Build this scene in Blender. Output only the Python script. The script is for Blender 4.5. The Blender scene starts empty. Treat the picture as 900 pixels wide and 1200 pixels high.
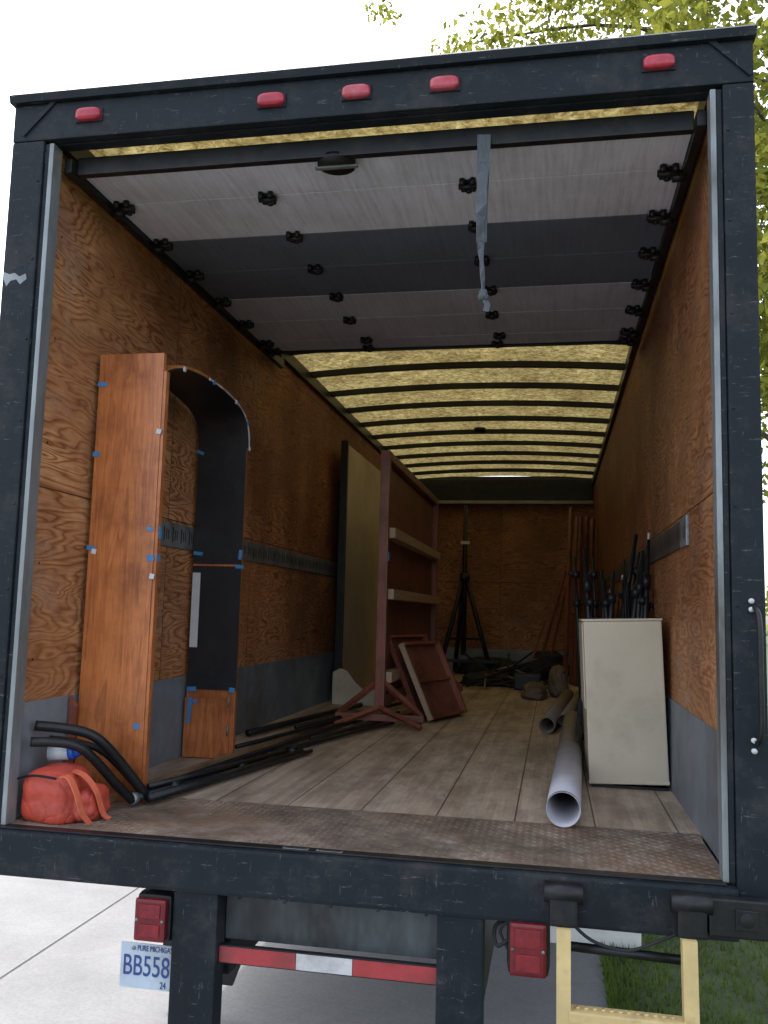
import bpy, bmesh, math, random
import numpy as np
from mathutils import Vector, Matrix, Euler
from mathutils import noise as mn
random.seed(7); rng=np.random.default_rng(7)
scene=bpy.context.scene; COL=scene.collection
GZ=-1.05

# ------------------------------------------------------------------ materials
def nmat(name):
    m=bpy.data.materials.new(name); m.use_nodes=True
    nt=m.node_tree; b=nt.nodes['Principled BSDF']
    return m,nt,b
def N(nt,t,**k):
    n=nt.nodes.new(t)
    for a,v in k.items(): setattr(n,a,v)
    return n
def ramp(nt,fac,stops):
    r=N(nt,'ShaderNodeValToRGB'); e=r.color_ramp.elements
    while len(e)>len(stops): e.remove(e[-1])
    while len(e)<len(stops): e.new(.5)
    for i,(p,c) in enumerate(stops):
        e[i].position=p; e[i].color=(c[0],c[1],c[2],1) if len(c)==3 else c
    nt.links.new(fac,r.inputs[0]); return r.outputs[0]
def coords(nt,scale=(1,1,1),loc=(0,0,0),rot=(0,0,0)):
    tc=N(nt,'ShaderNodeTexCoord'); mp=N(nt,'ShaderNodeMapping')
    mp.inputs['Scale'].default_value=scale; mp.inputs['Location'].default_value=loc; mp.inputs['Rotation'].default_value=rot
    nt.links.new(tc.outputs['Object'],mp.inputs[0]); return mp.outputs[0]
def noise(nt,vec,scale=5,detail=4,rough=.55,dist=0):
    n=N(nt,'ShaderNodeTexNoise'); n.inputs['Scale'].default_value=scale; n.inputs['Detail'].default_value=min(detail,5)
    n.inputs['Roughness'].default_value=rough; n.inputs['Distortion'].default_value=dist
    if vec is not None: nt.links.new(vec,n.inputs['Vector'])
    return n.outputs['Fac']
def mix(nt,fac,a,b,blend='MIX'):
    m=N(nt,'ShaderNodeMix'); m.data_type='RGBA'; m.blend_type=blend
    for s,v in ((0,fac),(6,a),(7,b)):
        if isinstance(v,(int,float)): m.inputs[s].default_value=v
        elif isinstance(v,tuple): m.inputs[s].default_value=(v[0],v[1],v[2],1)
        else: nt.links.new(v,m.inputs[s])
    return m.outputs[2]
def math_(nt,op,a,b=0,c=None):
    m=N(nt,'ShaderNodeMath',operation=op)
    for i,v in enumerate((a,b) if c is None else (a,b,c)):
        if isinstance(v,(int,float)): m.inputs[i].default_value=v
        else: nt.links.new(v,m.inputs[i])
    return m.outputs[0]
def bump(nt,b,h,strength=.3,dist=.01):
    bp=N(nt,'ShaderNodeBump'); bp.inputs['Strength'].default_value=strength; bp.inputs['Distance'].default_value=dist
    nt.links.new(h,bp.inputs['Height']); nt.links.new(bp.outputs[0],b.inputs['Normal'])

def simple(name,c,rough=.5,metal=0,var=.25,scale=12,bmp=.15,dirt=None,stretch=(1,1,1),spec=.5):
    m,nt,b=nmat(name); v=coords(nt,stretch)
    n=noise(nt,v,scale,4,.65)
    lo=tuple(x*(1-var) for x in c); hi=tuple(min(1,x*(1+var)) for x in c)
    col=ramp(nt,n,[(.3,lo),(.7,hi)])
    if dirt:
        n2=noise(nt,v,scale*.35,6,.7)
        f=ramp(nt,n2,[(.5,(0,0,0)),(.68,(1,1,1))])
        col=mix(nt,math_(nt,'MULTIPLY',f,dirt[1]),col,dirt[0])
    nt.links.new(col,b.inputs['Base Color'])
    b.inputs['Roughness'].default_value=rough; b.inputs['Metallic'].default_value=metal
    b.inputs['Specular IOR Level'].default_value=spec
    if bmp: bump(nt,b,noise(nt,v,scale*4,2,.6),bmp,.004)
    return m

M={}
def black_paint(name,c):
    m,nt,b=nmat(name); v=coords(nt)
    n=noise(nt,v,2.5,5,.7); col=ramp(nt,n,[(.3,tuple(x*.7 for x in c)),(.7,tuple(x*1.4 for x in c))])
    s=noise(nt,coords(nt,(6,6,.9)),14,5,.75)
    f=ramp(nt,s,[(.63,(0,0,0)),(.68,(1,1,1))])
    col=mix(nt,math_(nt,'MULTIPLY',f,.45),col,(.13,.14,.15))
    s2=noise(nt,coords(nt,(1.2,9,9)),9,5,.8)
    f2=ramp(nt,s2,[(.62,(0,0,0)),(.66,(1,1,1))])
    col=mix(nt,math_(nt,'MULTIPLY',f2,.5),col,(.17,.165,.16))
    d=ramp(nt,noise(nt,v,5,5,.75),[(.50,(0,0,0)),(.75,(1,1,1))])
    col=mix(nt,math_(nt,'MULTIPLY',d,.32),col,(.09,.078,.065))
    nt.links.new(col,b.inputs['Base Color'])
    nt.links.new(ramp(nt,n,[(.2,(.42,)*3),(.8,(.72,)*3)]),b.inputs['Roughness'])
    b.inputs['Specular IOR Level'].default_value=.2
    bump(nt,b,noise(nt,v,9,4,.6),.2,.008); return m
M['black']=black_paint('black_paint',(.009,.013,.018))
M['blackside']=simple('dark_side_paint',(.014,.019,.026),.45,0,.3,4,.1)
M['bmetal']=simple('black_metal',(.010,.011,.013),.42,.2,.3,20,.1,((.04,.036,.03),.4),spec=.4)
M['trim']=simple('aluminium_trim',(.22,.24,.25),.5,.5,.3,8,.1,((.07,.06,.05),.85),(1,1,.3))
M['kick']=simple('grey_kick_plate',(.19,.215,.24),.55,.15,.25,4,.15,((.10,.085,.07),.75))
M['galv']=simple('galvanised_panel',(.055,.066,.072),.5,.3,.5,7,.2,((.012,.012,.012),.85),(1,1,.4))
M['etrack']=simple('galvanised_track',(.27,.28,.29),.45,.5,.25,10,.1,((.09,.08,.07),.8))
M['etrackd']=simple('dark_track',(.10,.08,.07),.6,.3,.3,10,.1,((.05,.035,.03),.8))
M['hole']=simple('slot_dark',(.01,.01,.01),.9,0,.1,5,0)
M['rubber']=simple('rubber',(.015,.015,.016),.8,0,.3,15,.3)
M['red']=simple('red_lens',(.36,.018,.04),.3,0,.25,18,.05,((.45,.13,.15),.6))
M['redd']=simple('red_tail_lens',(.13,.005,.010),.22,0,.3,12,.1,((.04,.01,.01),.7))
M['redl']=simple('red_tail_window',(.19,.010,.016),.2,0,.3,25,.1,((.05,.01,.01),.7))
M['tred']=simple('red_reflective_tape',(.34,.035,.04),.4,0,.2,14,.1,((.12,.04,.035),.8))
M['twhite']=simple('white_reflective_tape',(.50,.50,.50),.4,0,.1,14,.05,((.25,.23,.21),.7))
M['yellow']=simple('yellow_paint',(.56,.42,.19),.55,0,.16,10,.15,((.15,.095,.055),.92))
M['plate']=simple('licence_plate_face',(.42,.50,.58),.35,0,.06,10,0,((.22,.22,.23),.6))
M['pblue']=simple('plate_blue_ink',(.02,.05,.20),.5,0,.1,10,0)
M['cream']=simple('cream_metal',(.54,.475,.36),.45,0,.06,4,.06,((.28,.22,.15),.65))
M['creamd']=simple('cream_panel',(.58,.50,.39),.6,0,.1,3,.06,((.34,.28,.2),.6))
M['creamw']=simple('cream_wood',(.40,.29,.20),.6,0,.15,8,.1,None,(8,1,8))
M['pvc']=simple('grey_white_plastic',(.50,.49,.54),.35,0,.05,5,.03,((.28,.26,.25),.65))
M['kraft']=simple('kraft_cardboard',(.20,.165,.14),.7,0,.15,10,.1)
M['cloth']=simple('tan_canvas',(.17,.125,.095),.9,0,.25,18,.5)
M['dcloth']=simple('dark_cloth',(.02,.02,.023),.9,0,.4,14,.6)
M['orange']=simple('orange_nylon',(.46,.058,.032),.6,0,.25,8,.3,((.20,.03,.024),.6))
M['orange2']=simple('orange_webbing',(.56,.12,.055),.7,0,.15,30,.4)
M['blue']=simple('blue_plastic',(.02,.10,.55),.35,0,.1,10,0)
M['btape']=simple('blue_painter_tape',(.05,.20,.42),.6,0,.15,20,.1)
M['wpaper']=simple('white_paper',(.56,.57,.60),.7,0,.08,10,.1)
M['bfabric']=simple('black_vinyl',(.013,.014,.018),.42,0,.3,6,.25,((.04,.04,.045),.5))
M['clear']=simple('clear_plastic_film',(.5,.55,.6),.15,0,.1,10,.3)
M['strap']=simple('grey_webbing',(.075,.085,.10),.75,0,.25,30,.4,None,(4,4,.6))
M['headerw']=simple('front_header_board',(.26,.24,.23),.6,0,.2,5,.1)

def wood(name,c1,c2,c3,axis='z',scale=1.0,rough=.4,coat=0,dark=.7):
    m,nt,b=nmat(name)
    st={'z':(9,9,.7),'x':(.7,9,9),'y':(9,.7,9)}[axis]
    v=coords(nt,tuple(s*scale for s in st))
    n=noise(nt,v,1.2,4,.55,.6)
    g=math_(nt,'FRACT',math_(nt,'MULTIPLY',n,7))
    col=ramp(nt,g,[(0,c1),(.6,c2),(.92,c3),(1,c1)])
    fib=noise(nt,coords(nt,tuple(s*scale*6 for s in st)),3,4,.7)
    col=mix(nt,.5,col,ramp(nt,fib,[(.3,c3),(.6,c1)]))
    blot=ramp(nt,noise(nt,coords(nt),2.6,5,.7),[(.34,(dark*.68,dark*.6,dark*.56)),(.5,(.92,.90,.88)),(.66,(1.18,1.18,1.18))])
    col=mix(nt,.95,col,blot,'MULTIPLY')
    nt.links.new(col,b.inputs['Base Color']); b.inputs['Roughness'].default_value=rough
    b.inputs['Coat Weight'].default_value=coat; b.inputs['Coat Roughness'].default_value=.25
    bump(nt,b,fib,.15,.003); return m
M['wood']=wood('varnished_orange_wood',(.52,.175,.052),(.42,.13,.037),(.27,.072,.022),'z',.8,.38,.3)
M['redwood']=wood('red_brown_wood',(.27,.085,.052),(.22,.065,.04),(.14,.04,.026),'z',1,.5,.1)
M['redwoody']=wood('red_brown_wood_rail',(.22,.078,.052),(.165,.058,.04),(.11,.038,.027),'y',1,.5,.1)
M['brownrail']=wood('brown_wood_rail',(.33,.22,.12),(.26,.17,.09),(.17,.11,.06),'y',1,.6)

def plywood(name,plane='yz',dk=1.0,falloff=1.0):
    m,nt,b=nmat(name)
    tc=N(nt,'ShaderNodeTexCoord'); sp=N(nt,'ShaderNodeSeparateXYZ'); nt.links.new(tc.outputs['Object'],sp.inputs[0])
    h=sp.outputs['Y' if plane=='yz' else 'X']; z=sp.outputs['Z']
    sheet=math_(nt,'FLOOR',math_(nt,'DIVIDE',math_(nt,'ADD',h,.02),1.22))
    row=math_(nt,'FLOOR',math_(nt,'DIVIDE',math_(nt,'ADD',z,.04),1.22))
    w=math_(nt,'ADD',math_(nt,'MULTIPLY',sheet,7.31),math_(nt,'MULTIPLY',row,3.77))
    cb=N(nt,'ShaderNodeCombineXYZ')
    nt.links.new(math_(nt,'MULTIPLY',h,.85),cb.inputs[0]); nt.links.new(math_(nt,'MULTIPLY',z,4.0),cb.inputs[1])
    n=N(nt,'ShaderNodeTexNoise'); n.noise_dimensions='4D'; nt.links.new(cb.outputs[0],n.inputs['Vector']); nt.links.new(w,n.inputs['W'])
    n.inputs['Scale'].default_value=1.3; n.inputs['Detail'].default_value=2.8; n.inputs['Roughness'].default_value=.52; n.inputs['Distortion'].default_value=.35
    g=math_(nt,'FRACT',math_(nt,'MULTIPLY',n.outputs['Fac'],26))
    A=(.25,.085,.032);Bc=(.46,.20,.078);Cc=(.66,.365,.18);Dc=(.56,.265,.11)
    A,Bc,Cc,Dc=[tuple(x*dk for x in q) for q in (A,Bc,Cc,Dc)]
    band=ramp(nt,g,[(0,A),(.18,Bc),(.5,Cc),(.85,Dc),(1,A)])
    flat=tuple(x*.84 for x in Dc)
    gv=ramp(nt,noise(nt,coords(nt,(1,1,1.4)),1.3,3,.6),[(.34,(.35,)*3),(.58,(1,)*3)])
    band=mix(nt,gv,flat,band)
    fibn=N(nt,'ShaderNodeTexNoise'); cb2=N(nt,'ShaderNodeCombineXYZ')
    nt.links.new(math_(nt,'MULTIPLY',h,5),cb2.inputs[0]); nt.links.new(math_(nt,'MULTIPLY',z,70),cb2.inputs[1]); nt.links.new(cb2.outputs[0],fibn.inputs['Vector'])
    fibn.inputs['Scale'].default_value=1.5; fibn.inputs['Detail'].default_value=3
    fib=ramp(nt,fibn.outputs['Fac'],[(.3,(.66,.65,.64)),(.65,(1.0,1.0,1.0))])
    col=mix(nt,.8,band,fib,'MULTIPLY')
    v=coords(nt)
    sc=ramp(nt,noise(nt,v,3.2,5,.76),[(.54,(0,0,0)),(.63,(1,1,1))])
    col=mix(nt,math_(nt,'MULTIPLY',sc,.38),col,(.56*dk,.39*dk,.27*dk))
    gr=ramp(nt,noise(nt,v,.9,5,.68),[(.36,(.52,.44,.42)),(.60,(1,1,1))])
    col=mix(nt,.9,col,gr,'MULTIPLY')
    sc2=ramp(nt,noise(nt,coords(nt,(1,.6,2.5)),2.7,5,.75),[(.56,(0,0,0)),(.66,(1,1,1))])
    col=mix(nt,math_(nt,'MULTIPLY',sc2,.35),col,(.12,.055,.035))
    e=math_(nt,'ADD',math_(nt,'MULTIPLY',z,.13*falloff),math_(nt,'MULTIPLY',sp.outputs['Y'],.045*falloff))  # darker upward and inward; light falloff along the box painted into the colour
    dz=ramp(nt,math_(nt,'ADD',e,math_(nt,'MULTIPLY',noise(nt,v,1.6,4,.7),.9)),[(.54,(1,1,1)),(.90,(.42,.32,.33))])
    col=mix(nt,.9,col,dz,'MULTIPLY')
    wn=N(nt,'ShaderNodeTexWhiteNoise'); wn.noise_dimensions='1D'; nt.links.new(w,wn.inputs['W'])
    tint=ramp(nt,wn.outputs['Value'],[(0,(.82,.77,.75)),(1,(1.0,1.0,1.0))]); col=mix(nt,1,col,tint,'MULTIPLY')
    def seam(coord,off):
        f=math_(nt,'FRACT',math_(nt,'DIVIDE',math_(nt,'ADD',coord,off),1.22))
        d=math_(nt,'MINIMUM',f,math_(nt,'SUBTRACT',1,f)); return math_(nt,'LESS_THAN',d,.0022)
    s=math_(nt,'MAXIMUM',seam(h,.02),seam(z,.04))
    col=mix(nt,math_(nt,'MULTIPLY',s,.85),col,(.02,.01,.006))
    nt.links.new(col,b.inputs['Base Color']); b.inputs['Roughness'].default_value=.6; b.inputs['Specular IOR Level'].default_value=.3
    bump(nt,b,math_(nt,'SUBTRACT',fibn.outputs['Fac'],s),.25,.004); return m
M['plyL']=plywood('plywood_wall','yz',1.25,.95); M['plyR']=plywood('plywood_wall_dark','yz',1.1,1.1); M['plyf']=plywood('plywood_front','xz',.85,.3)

def planks():
    m,nt,b=nmat('plank_floor')
    tc=N(nt,'ShaderNodeTexCoord'); sp=N(nt,'ShaderNodeSeparateXYZ'); nt.links.new(tc.outputs['Object'],sp.inputs[0])
    x,y=sp.outputs['X'],sp.outputs['Y']
    u=math_(nt,'DIVIDE',math_(nt,'ADD',x,.05),.29); fx=math_(nt,'FRACT',u)
    lam=math_(nt,'FLOOR',math_(nt,'DIVIDE',x,.032))
    wn=N(nt,'ShaderNodeTexWhiteNoise'); wn.noise_dimensions='2D'
    cb=N(nt,'ShaderNodeCombineXYZ'); nt.links.new(lam,cb.inputs[0])
    nt.links.new(math_(nt,'FLOOR',math_(nt,'ADD',math_(nt,'MULTIPLY',y,.9),math_(nt,'MULTIPLY',lam,.37))),cb.inputs[1]); nt.links.new(cb.outputs[0],wn.inputs['Vector'])
    col=ramp(nt,wn.outputs['Value'],[(0,(.47,.36,.27)),(.5,(.54,.43,.325)),(1,(.62,.505,.39))])
    fib=noise(nt,coords(nt,(30,1.2,1)),3,5,.7); col=mix(nt,.6,col,ramp(nt,fib,[(.3,(.66,.62,.58)),(.65,(1,1,1))]),'MULTIPLY')
    di=ramp(nt,noise(nt,coords(nt,(1.6,.6,1)),2.6,5,.72),[(.38,(.46,.43,.41)),(.60,(1,1,1))]); col=mix(nt,.8,col,di,'MULTIPLY')
    st=ramp(nt,noise(nt,coords(nt),7,5,.6),[(.66,(0,0,0)),(.72,(1,1,1))]); col=mix(nt,math_(nt,'MULTIPLY',st,.5),col,(.11,.085,.065))
    d=math_(nt,'MINIMUM',fx,math_(nt,'SUBTRACT',1,fx)); s=math_(nt,'LESS_THAN',d,.011)
    col=mix(nt,math_(nt,'MULTIPLY',s,.85),col,(.03,.022,.016))
    nt.links.new(col,b.inputs['Base Color']); b.inputs['Roughness'].default_value=.6
    bump(nt,b,math_(nt,'SUBTRACT',fib,s),.25,.004); return m
M['planks']=planks()

def dplate():
    m,nt,b=nmat('worn_diamond_plate'); v=coords(nt)
    col=ramp(nt,noise(nt,v,3.5,6,.78),[(.3,(.06,.043,.033)),(.5,(.17,.13,.10)),(.70,(.38,.32,.265))])
    r=ramp(nt,noise(nt,v,1.6,5,.7),[(.45,(0,0,0)),(.62,(1,1,1))]); col=mix(nt,math_(nt,'MULTIPLY',r,.55),col,(.23,.135,.08))
    o=ramp(nt,noise(nt,v,6,4,.5),[(.69,(0,0,0)),(.73,(1,1,1))]); col=mix(nt,math_(nt,'MULTIPLY',o,.8),col,(.03,.025,.02))
    nt.links.new(col,b.inputs['Base Color']); b.inputs['Metallic'].default_value=.1; b.inputs['Roughness'].default_value=.55
    b.inputs['Specular IOR Level'].default_value=.35
    bump(nt,b,noise(nt,v,60,4,.7),.3,.004); return m
M['dplate']=dplate()

def roofmat():
    m,nt,b=nmat('translucent_roof_insulation')
    v=coords(nt); out=nt.nodes['Material Output']; nt.nodes.remove(b)
    n=noise(nt,v,22,6,.8,.6); n2=noise(nt,v,3,4,.65)
    col=ramp(nt,n,[(.38,(.23,.165,.055)),(.5,(.52,.415,.16)),(.62,(.82,.71,.34))])
    col=mix(nt,.85,col,ramp(nt,n2,[(.3,(.45,.41,.37)),(.65,(1,1,1))]),'MULTIPLY')
    d=N(nt,'ShaderNodeBsdfDiffuse'); t=N(nt,'ShaderNodeBsdfTranslucent'); mx=N(nt,'ShaderNodeMixShader')
    nt.links.new(col,d.inputs[0]); nt.links.new(col,t.inputs[0]); mx.inputs[0].default_value=.20
    nt.links.new(d.outputs[0],mx.inputs[1]); nt.links.new(t.outputs[0],mx.inputs[2]); nt.links.new(mx.outputs[0],out.inputs[0]); return m
M['roof']=roofmat()

def doormat(name,c,streak):
    m,nt,b=nmat(name)
    s=noise(nt,coords(nt,(26,1.2,1)),2.2,5,.75)
    col=ramp(nt,s,[(.28,tuple(x*.74 for x in c)),(.55,c),(.8,tuple(min(1,x*1.08) for x in c))])
    f=ramp(nt,noise(nt,coords(nt,(60,2.0,1)),2,5,.7),[(.60,(0,0,0)),(.70,(1,1,1))])
    col=mix(nt,math_(nt,'MULTIPLY',f,streak),col,tuple(x*.3 for x in c))
    blo=ramp(nt,noise(nt,coords(nt),2,5,.7),[(.35,(.75,.74,.74)),(.65,(1,1,1))]); col=mix(nt,.8,col,blo,'MULTIPLY')
    nt.links.new(col,b.inputs['Base Color']); b.inputs['Roughness'].default_value=.5; return m
M['dw']=doormat('door_white',(.69,.70,.78),.5); M['dg']=doormat('door_dark_grey',(.125,.15,.195),.12); M['dl']=doormat('door_light_grey',(.47,.475,.545),.10)

def concrete():
    m,nt,b=nmat('concrete'); v=coords(nt)
    col=ramp(nt,noise(nt,v,1.3,5,.72),[(.3,(.175,.175,.175)),(.7,(.245,.245,.245))])
    sp=ramp(nt,noise(nt,v,60,3,.6),[(.35,(.8,.8,.8)),(.6,(1,1,1))]); col=mix(nt,.7,col,sp,'MULTIPLY')
    sp=ramp(nt,noise(nt,v,.5,5,.6),[(.35,(.8,.79,.78)),(.6,(1,1,1))]); col=mix(nt,.8,col,sp,'MULTIPLY')
    nt.links.new(col,b.inputs['Base Color']); b.inputs['Roughness'].default_value=.85
    bump(nt,b,noise(nt,v,80,3,.6),.3,.003); return m
M['conc']=concrete()
M['pconc']=simple('pale_concrete',(.62,.62,.60),.85,0,.12,6,.2)
M['joint']=simple('concrete_joint',(.07,.068,.065),.9,0,.2,20,0)
M['soil']=simple('lawn_soil',(.045,.065,.022),.95,0,.4,6,.4)
def leafm(name,c,k=2.6):
    m,nt,b=nmat(name); out=nt.nodes['Material Output']; nt.nodes.remove(b)
    v=coords(nt); nn=noise(nt,v,1.7,3,.6)
    col=ramp(nt,nn,[(.3,tuple(x*.6 for x in c)),(.7,tuple(x*1.5 for x in c))])
    b=N(nt,'ShaderNodeBsdfDiffuse'); nt.links.new(col,b.inputs[0])
    t=N(nt,'ShaderNodeBsdfTranslucent'); nt.links.new(mix(nt,.5,col,(c[0]*k,c[1]*k*.85,c[2]*k*.6)),t.inputs[0])
    mx=N(nt,'ShaderNodeMixShader'); mx.inputs[0].default_value=.5
    nt.links.new(b.outputs[0],mx.inputs[1]); nt.links.new(t.outputs[0],mx.inputs[2]); nt.links.new(mx.outputs[0],out.inputs[0]); return m
M['leaf']=leafm('tree_leaves',(.12,.14,.03),3.4); M['grass']=leafm('grass_blades',(.075,.12,.03),2.6)
M['bark']=simple('bark',(.10,.075,.055),.9,0,.35,8,.8,None,(3,3,.5))

# ------------------------------------------------------------------ mesh helpers
def empty(name,loc=(0,0,0)):
    o=bpy.data.objects.new(name,None); COL.objects.link(o); o.location=loc; o.empty_display_size=.1; return o
def add(name,me,mat,parent=None,smooth=False):
    o=bpy.data.objects.new(name,me); COL.objects.link(o)
    if mat: me.materials.append(M[mat] if isinstance(mat,str) else mat)
    if parent: o.parent=parent
    if smooth:
        for p in me.polygons: p.use_smooth=True
    return o
def mesh(name,vs,fs,mat,parent=None,smooth=False):
    me=bpy.data.meshes.new(name); me.from_pydata([tuple(v) for v in vs],[],fs); me.update()
    return add(name,me,mat,parent,smooth)
def box(name,lo,hi,mat,parent=None,bev=.004,rot=None,pivot=None):
    bm=bmesh.new(); bmesh.ops.create_cube(bm,size=1)
    lo=Vector(lo);hi=Vector(hi);c=(lo+hi)/2;s=hi-lo
    for v in bm.verts: v.co=Vector((v.co.x*s.x,v.co.y*s.y,v.co.z*s.z))+c
    if bev:
        bmesh.ops.bevel(bm,geom=bm.edges[:],offset=min(bev,min(abs(s.x),abs(s.y),abs(s.z))*.4),segments=2,profile=.7,affect='EDGES')
    if rot:
        pv=Vector(pivot if pivot else c); R=Euler(rot).to_matrix()
        for v in bm.verts: v.co=R@(v.co-pv)+pv
    me=bpy.data.meshes.new(name); bm.to_mesh(me); bm.free(); return add(name,me,mat,parent)
def tube(name,pts,r,mat,parent=None,seg=12,hollow=0,smooth=True):
    P=[Vector(p) for p in pts]; n=len(P); rs=r if isinstance(r,(list,tuple)) else [r]*n
    vs=[];fs=[]
    def rings(sc):
        start=len(vs); ref=None
        for i in range(n):
            t=(P[min(i+1,n-1)]-P[max(i-1,0)]).normalized()
            if ref is None:
                ref=Vector((0,0,1)) if abs(t.z)<.9 else Vector((1,0,0))
            a=(ref-t*ref.dot(t)).normalized(); ref=a; b=t.cross(a)
            for k in range(seg):
                th=2*math.pi*k/seg; vs.append(P[i]+(a*math.cos(th)+b*math.sin(th))*rs[i]*sc)
        return start
    s0=rings(1)
    for i in range(n-1):
        for k in range(seg):
            k2=(k+1)%seg; fs.append((s0+i*seg+k,s0+i*seg+k2,s0+(i+1)*seg+k2,s0+(i+1)*seg+k))
    if hollow:
        s1=rings(hollow)
        for i in range(n-1):
            for k in range(seg):
                k2=(k+1)%seg; fs.append((s1+i*seg+k2,s1+i*seg+k,s1+(i+1)*seg+k,s1+(i+1)*seg+k2))
        for i in (0,n-1):
            for k in range(seg):
                k2=(k+1)%seg; q=(s0+i*seg+k,s1+i*seg+k,s1+i*seg+k2,s0+i*seg+k2)
                fs.append(q if i==0 else q[::-1])
    else:
        fs.append(tuple(s0+k for k in range(seg))[::-1]); fs.append(tuple(s0+(n-1)*seg+k for k in range(seg)))
    return mesh(name,vs,fs,mat,parent,smooth)
def smooth_pts(pts,k=6):
    P=[Vector(p) for p in pts]; out=[]
    for i in range(len(P)-1):
        p0=P[max(i-1,0)];p1=P[i];p2=P[i+1];p3=P[min(i+2,len(P)-1)]
        for j in range(k):
            t=j/k; out.append(.5*((2*p1)+(p2-p0)*t+(2*p0-5*p1+4*p2-p3)*t*t+(3*p1-p0-3*p2+p3)*t**3))
    out.append(P[-1]); return out
def ribbon(name,pts,w,wdir,th,mat,parent=None):
    P=[Vector(p) for p in pts]; vs=[];fs=[]
    n=len(P)
    for i,p in enumerate(P):
        ww=w[i] if isinstance(w,list) else w
        d=Vector(wdir[i] if isinstance(wdir,list) else wdir).normalized()*ww/2
        t=(P[min(i+1,n-1)]-P[max(i-1,0)]).normalized(); nn=t.cross(d).normalized()*th/2
        vs+= [p-d-nn,p+d-nn,p+d+nn,p-d+nn]
    for i in range(n-1):
        for k in range(4):
            k2=(k+1)%4; fs.append((i*4+k,i*4+k2,(i+1)*4+k2,(i+1)*4+k))
    fs.append((3,2,1,0)); fs.append(tuple((n-1)*4+k for k in range(4)))
    return mesh(name,vs,fs,mat,parent)
def extr(name,poly,axis,a,b,mat,parent=None):
    def P(u,v,w): return (w,u,v) if axis=='x' else ((u,w,v) if axis=='y' else (u,v,w))
    n=len(poly); vs=[P(u,v,a) for u,v in poly]+[P(u,v,b) for u,v in poly]
    fs=[tuple(range(n)),tuple(range(2*n-1,n-1,-1))]+[(i,i+n,(i+1)%n+n,(i+1)%n) for i in range(n)]
    o=mesh(name,vs,fs,mat,parent); bm=bmesh.new(); bm.from_mesh(o.data); bmesh.ops.recalc_face_normals(bm,faces=bm.faces); bm.to_mesh(o.data); bm.free(); return o
def blob(name,c,s,mat,parent=None,wr=.08,fr=3,seed=0,flat=None,sub=5,p=1.0,sag=0,fold=0):
    bm=bmesh.new(); bmesh.ops.create_icosphere(bm,subdivisions=sub,radius=1)
    for v in bm.verts:
        q=v.co.copy()
        q=Vector([math.copysign(abs(x)**p,x) for x in q])
        k=1+wr*mn.noise(q*fr+Vector((seed*3.1,0,0)))
        n1=abs(mn.noise(q*fr*1.1+Vector((0,seed,5)))); n2=abs(mn.noise(q*fr*2.3+Vector((seed,3,5))))
        k-=fold*(max(0,.18-n1)/.18)**1.5+fold*.4*(max(0,.15-n2)/.15)
        k+=fold*.15*mn.noise(q*fr*5)
        z=q*k
        if sag and z.z<0: z.x*=1+sag*(-z.z); z.y*=1+sag*(-z.z)
        v.co=Vector((z.x*s[0],z.y*s[1],z.z*s[2]))+Vector(c)
        if flat is not None and v.co.z<flat: v.co.z=flat
    me=bpy.data.meshes.new(name); bm.to_mesh(me); bm.free(); return add(name,me,mat,parent,True)

# ------------------------------------------------------------------ TRUCK
T=empty('box_truck')
W=1.16; WW=1.19; L=9.05
box('plank_floor',(-WW,.56,-.05),(WW,L,0),'planks',T,0)
box('diamond_plate_deck',(-1.175,.0,-.05),(1.175,.558,.003),'dplate',T,.002)
vs=[];fs=[]
for ry in range(23):
    for rx in range(94):
        cx=-1.155+rx*.0248; cy=.015+ry*.0238
        a=math.radians(45 if (rx+ry)%2 else -45); c,s=math.cos(a),math.sin(a)
        wv=mn.noise(Vector((cx*2.2,cy*3,1)))+.35*cx
        b0=len(vs); hh=.0024*(.25+.75*min(1,max(0,.6+1.6*wv)))
        for (u,v,z) in ((-.013,0,0),(0,-.0035,0),(.013,0,0),(0,.0035,0),(-.005,0,hh),(.005,0,hh)):
            vs.append((cx+u*c-v*s,cy+u*s+v*c,.0031+z))
        fs+= [(b0,b0+1,b0+4),(b0+1,b0+5,b0+4),(b0+1,b0+2,b0+5),(b0+2,b0+3,b0+5),(b0+3,b0+4,b0+5),(b0+3,b0,b0+4)]
mesh('tread_lugs',vs,fs,'dplate',T)
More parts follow.
